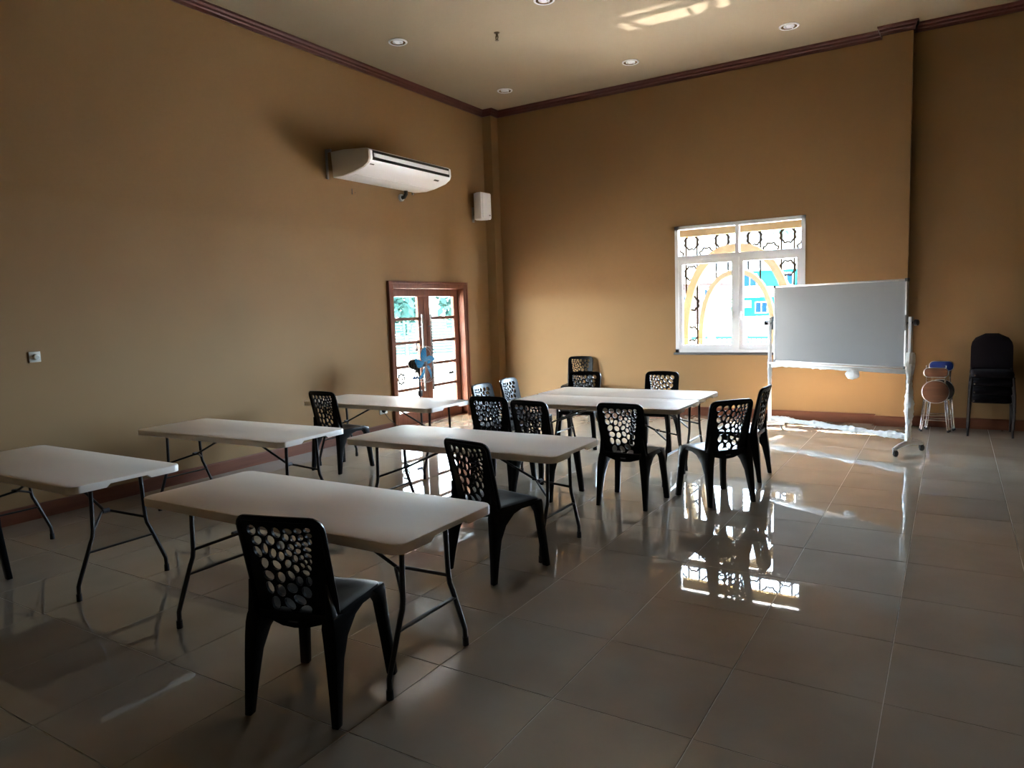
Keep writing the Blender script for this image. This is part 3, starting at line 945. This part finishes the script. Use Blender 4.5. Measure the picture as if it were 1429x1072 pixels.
# ------------------------------------------------------------------ outside the window: added shade slab, arch screen, yard, buildings
GR = struct('ground', MB().box(-140, 60, YB + .2, 160, -.12, -.02).box(-140, XL - .2, -60, YB + .2, -.12, -.02), 'pave', smooth=False)
struct('shade_slab', MB().box(-5.0, .2, YB + .2, 10.75, 3.27, 3.39), 'whiter', smooth=False)  # unseen slab, added with its edge set to limit the sun patch indoors
struct('lintel', MB().box(-4.2, -1.0, YB + .2, YB + .28, 2.625, 3.27), 'lintel', smooth=False)
scr = thing('arch_screen', 'cream arched lattice screen standing just outside the window', 'screen', (-2.78, 11.0, 0))


def arch_curve(hw, spring, apex, n=28):
    pts = [(-hw * 1.02, 0.0), (-hw, spring * .6)]
    for k in range(n + 1):
        a = PI - PI * k / n
        pts.append((hw * math.copysign(abs(math.cos(a)) ** .85, math.cos(a)), spring + (apex - spring) * math.sin(a) ** .9))
    pts += [(hw, spring * .6), (hw * 1.02, 0.0)]
    return pts


def band(hw_o, ap_o, hw_i, ap_i, sp, y0, y1):
    O, I = arch_curve(hw_o, sp, ap_o), arch_curve(hw_i, sp, ap_i)
    return MB().loft([[(o[0], y0, o[1]), (i[0], y0, i[1]), (i[0], y1, i[1]), (o[0], y1, o[1])] for o, i in zip(O, I)])


obj('inner_arch_band', band(.575, 2.125, .508, 2.05, 1.05, -.06, .06), 'arch', scr, angle=30)
obj('outer_arch_band', band(.84, 2.51, .735, 2.39, 1.05, -.09, .09), 'arch', scr, angle=30)
obj('top_beam', MB().box(-2.2, 3.0, -.10, .10, 3.13, 3.27), 'arch', scr, smooth=False)
for x in (-1.75, 1.75):
    obj('side_pier', MB().box(x - .15, x + .15, -.1, .1, -.02, 3.13), 'arch', scr, smooth=False)
# star lattice: one eight-pointed star per repeat, link bars between, outside the inner arch
PX, PZ, RS = .473, .47, .122
bar = .025


def seg(mb, a, b):
    d = Vector((b[0] - a[0], b[1] - a[1])); l = d.length
    if l < 1e-4:
        return
    d /= l; nn = Vector((-d.y, d.x)) * bar / 2
    q = [(a[0] + nn.x, a[1] + nn.y), (b[0] + nn.x, b[1] + nn.y), (b[0] - nn.x, b[1] - nn.y), (a[0] - nn.x, a[1] - nn.y)]
    mb.loft([[(x, -.006, z) for x, z in q], [(x, .006, z) for x, z in q]])


starmb = MB()
pt = lambda k, r: (r * math.cos(PI * k / 8 + PI / 8), r * math.sin(PI * k / 8 + PI / 8))
for k in range(16):
    r1, r2 = (RS, RS * .765) if k % 2 == 0 else (RS * .765, RS)
    seg(starmb, pt(k, r1), pt(k + 1, r2))
for k in range(4):
    a = PI / 4 + k * PI / 2
starme = starmb.mesh('lattice_star', smooth=False); starme.materials.append(M['lattice'])


def inside_arch(x, z, hw=.55, ap=2.1, sp=1.05):
    if abs(x) > hw or z > ap:
        return False
    if z < sp:
        return True
    return (abs(x) / hw) ** (2 / .85) + ((z - sp) / (ap - sp)) ** (2 / .9) < 1


link = MB()
x_l = [-.692 + PX * k for k in range(-2, 6)]
z_l = [2.58 - PZ * k for k in range(-1, 6)]
spots = [(x, z) for x in x_l for z in z_l] + [(x + PX / 2, z - .20) for x in x_l for z in z_l]
for x, z in spots:
        if not any(inside_arch(x + dx, z + dz) for dx in (-.1, 0, .1) for dz in (-.1, 0, .1)) and -1.5 < x < 1.5 and z < 3.0:
            o = bpy.data.objects.new('lattice_star', starme); COL.objects.link(o); o.parent = scr; o.location = (x, 0, z)
def cseg(a, b):
    m = 4
    for i in range(m):
        p = (a[0] + (b[0] - a[0]) * i / m, a[1] + (b[1] - a[1]) * i / m); q = (a[0] + (b[0] - a[0]) * (i + 1) / m, a[1] + (b[1] - a[1]) * (i + 1) / m)
        c = ((p[0] + q[0]) / 2, (p[1] + q[1]) / 2)
        if not inside_arch(*c) and -1.7 < c[0] < 1.7 and c[1] < 3.13:
            seg(link, p, q)
for x in x_l:
    # the upright pair of bars that carries each column of stars
    for z in z_l:
        for sx in (-1, 1):
            cseg((x + sx * .0875, z), (x + sx * .0875, z - PZ))
lk = obj('lattice_links', link, 'lattice', scr, smooth=False); lk['kind'] = 'stuff'

# yard fence with a dark rail and wire grid
fn = thing('mesh_fence', 'low pale wire fence with a teal rail across the yard, seen through the window', 'fence', (-3.6, 15, -.02))
obj('top_rail', MB().box(-4, 4, -.03, .03, .90, .955), 'fencet', fn, smooth=False)
mesh_ = MB()
for k in range(81):
    mesh_.box(-4 + k * .1 - .014, -4 + k * .1 + .014, -.006, .006, .0, .90)
for k in range(9):
    mesh_.box(-4, 4, -.008, .008, .02 + k * .1, .048 + k * .1)
wm = obj('wire_grid', mesh_, 'fence', fn, smooth=False); wm['kind'] = 'stuff'
for k in range(5):
    obj('post', MB().box(-4 + 2 * k - .04, -4 + 2 * k + .04, -.04, .04, 0, 1.0), 'fence', fn, smooth=False)
pb = thing('white_post', 'white flared post standing before the yard fence', 'post', (-3.80, 13.2, -.02))
obj('shaft', MB().lathe([(.17, 0), (.15, .15), (.09, .42), (.07, .8), (.05, 1.75)], 16), 'whiter', pb)


def building(name, label, loc, w, d, h, m, wins, slabs, floorm='whiter'):
    t = thing(name, label, 'building', loc)
    obj('facade', MB().box(-w / 2, w / 2, 0, d, 0, h), m, t, smooth=False)
    obj('roof', MB().box(-w / 2 - .4, w / 2 + .4, -.5, d + .4, h, h + .25), floorm, t, smooth=False)
    for x0, x1, z0, z1 in slabs:
        obj('balcony_slab', MB().box(x0, x1, -.9, .0, z0, z1), floorm, t, smooth=False)
    for x, z, ww, hh in wins:
        f = obj('window', MB().box(x - ww / 2 - .08, x + ww / 2 + .08, -.06, .02, z - .08, z + hh + .08), 'whiter', t, smooth=False)
        obj('pane', MB().box(x - ww / 2, x - .03, -.09, -.05, z, z + hh).box(x + .03, x + ww / 2, -.09, -.05, z, z + hh), 'dwin', f, smooth=False)
    return t


apt = building('apartment_block', 'teal two-storey block with blue windows far beyond the yard', (-17.0, 82, -.02), 11.5, 9, 5.0, 'teal',
         [(-2.3, 3.35, 1.4, 1.25), (-1.05, .4, 1.2, 1.1), (1.6, 3.35, 1.2, 1.2), (1.8, .4, 1.2, 1.1), (4.2, 3.35, 1.2, 1.2), (4.2, .4, 1.2, 1.1)], [(-5.75, 5.75, 2.1, 3.2)])
obj('white_wing', MB().box(-5.9, -3.6, -.3, .02, 0, 4.9), 'whiter', apt, smooth=False)
wf = obj('window', MB().box(-5.5, -4.9, -.36, -.29, 3.2, 4.3), 'whiter', apt, smooth=False)
obj('pane', MB().box(-5.42, -4.98, -.40, -.35, 3.28, 4.22), 'dwin', wf, smooth=False)
acu = thing('outdoor_unit', 'white outdoor cooling unit on the teal block facade', 'air conditioner', (-19.6, 81.4, .95))
obj('casing', MB().box(-.5, .5, 0, .45, 0, .8), 'whiter', acu, bevel=.03)
obj('fan_grille', MB().lathe([(.05, 0), (.3, 0), (.3, -.03), (.05, -.035)], 16, (-.1, 0, .4), 'y'), 'dgrey', acu)
pkb = building('brick_house', 'pink brick house with small windows beyond the lattice', (-17.55, 56, -.02), 3.2, 5, 3.2, 'pink', [(1.15, 2.0, .45, .7), (-.9, 1.9, .5, .6)], [])
jn = MB()
for k in range(1, 17):
    jn.box(-1.6, 1.6, -.012, .01, k * .2 - .015, k * .2 + .015)
j = obj('mortar_courses', jn, 'pinkj', pkb, smooth=False); j['kind'] = 'stuff'


def tree(name, label, loc, h, w, m, n=420, trunk=.35, seed=1):
    rng = random.Random(seed)
    t = thing(name, label, 'tree', loc, 0)
    obj('trunk', MB().tube([(0, 0, 0), (.05, 0, h * trunk), (0, .05, h * .7)], [.06 * w, .05 * w, .02 * w], 8), 'bark', t)
    lf = MB()
    for k in range(n):
        a = rng.uniform(0, 2 * PI); u = rng.uniform(-1, 1); rr = rng.random() ** .4
        c = Vector((math.cos(a) * math.sqrt(1 - u * u) * rr * w / 2, math.sin(a) * math.sqrt(1 - u * u) * rr * w / 2, h * (1 + trunk) / 2 + u * rr * h * (1 - trunk) / 2))
        s = w * rng.uniform(.05, .10)
        e1 = Vector((rng.gauss(0, 1), rng.gauss(0, 1), rng.gauss(0, 1))).normalized()
        e2 = e1.orthogonal().normalized()
        lf.add([c - e1 * s, c + e2 * s * .5, c + e1 * s, c - e2 * s * .5], [(0, 1, 2, 3)])
    o = obj('foliage', lf, m, t, smooth=False); o['kind'] = 'stuff'
    return t


tree('bushy_tree', 'green bushy tree in front of the teal block', (-19.35, 72, -.02), 3.0, 1.9, 'leaf', trunk=.08, seed=3)
pm = thing('palm_tree', 'tall palm tree rising beyond the teal block', 'tree', (-19.8, 100, -.02))
obj('trunk', MB().tube([(0, 0, 0), (.2, 0, 5), (0, 0, 10.4)], [.3, .22, .16], 10), 'bark', pm)
for k in range(12):
    a = 2 * PI * k / 12
    fr_ = [[(math.cos(a) * r - math.sin(a) * w, math.sin(a) * r + math.cos(a) * w, 10.4 + .9 * math.sin(r * 1.1) - .25 * r * r + (.02 if w else .08)) for w in (-ww, 0, ww)] for r, ww in ((.1, .08), (.8, .28), (1.5, .3), (2.2, .05))]
    g = MB().loft(fr_, cap=False)
    obj('frond', g, 'leaf2', pm, smooth=False)

struct('shade_slab', MB().box(XL - 4.2, XL - .2, 5.0, YB + .2, 2.55, 2.67), 'whiter', smooth=False)  # unseen slab added outside the door, sized to cut the daylight coming in
# beyond the door: white slatted fence and trees
for fi in range(3):
    ft_ = thing('slat_fence', ['white slatted fence panel seen through the door leaf nearest the left wall table', 'white slatted fence panel seen behind the door fan', 'white slatted fence panel seen through the door leaf near the corner'][fi], 'fence', (-19.6 + fi * 3.05, 20.2 + fi * 2.45, -.02), math.atan2(2.45, 3.05), 'white fence panels')
    for k in range(11):
        obj('slat', MB().box(-1.9, 1.9, -.015, .015, .06 + k * .115, .06 + k * .115 + .085), 'fence', ft_, smooth=False)
    for x in (-1.88, 0, 1.88):
        obj('post', MB().box(x - .04, x + .04, -.05, .05, 0, 1.36), 'fence', ft_, smooth=False)
for k, (x, y, h, w) in enumerate(((-25, 22.0, 4.3, 4.0), (-22.5, 25.5, 4.6, 4.2), (-19.5, 28.0, 4.4, 4.2), (-16.5, 30.5, 4.7, 4.2))):
    tree('leafy_tree', ['blue-green tree beyond the fence, first one from the left in the door glass', 'blue-green tree beyond the fence, second one in the door glass', 'blue-green tree beyond the fence, third one in the door glass', 'blue-green tree beyond the fence, last one toward the corner'][k], (x, y, -.02), h, w * .82, 'leaf2', 900, .08, 20 + k)
bpy.context.view_layer.update()
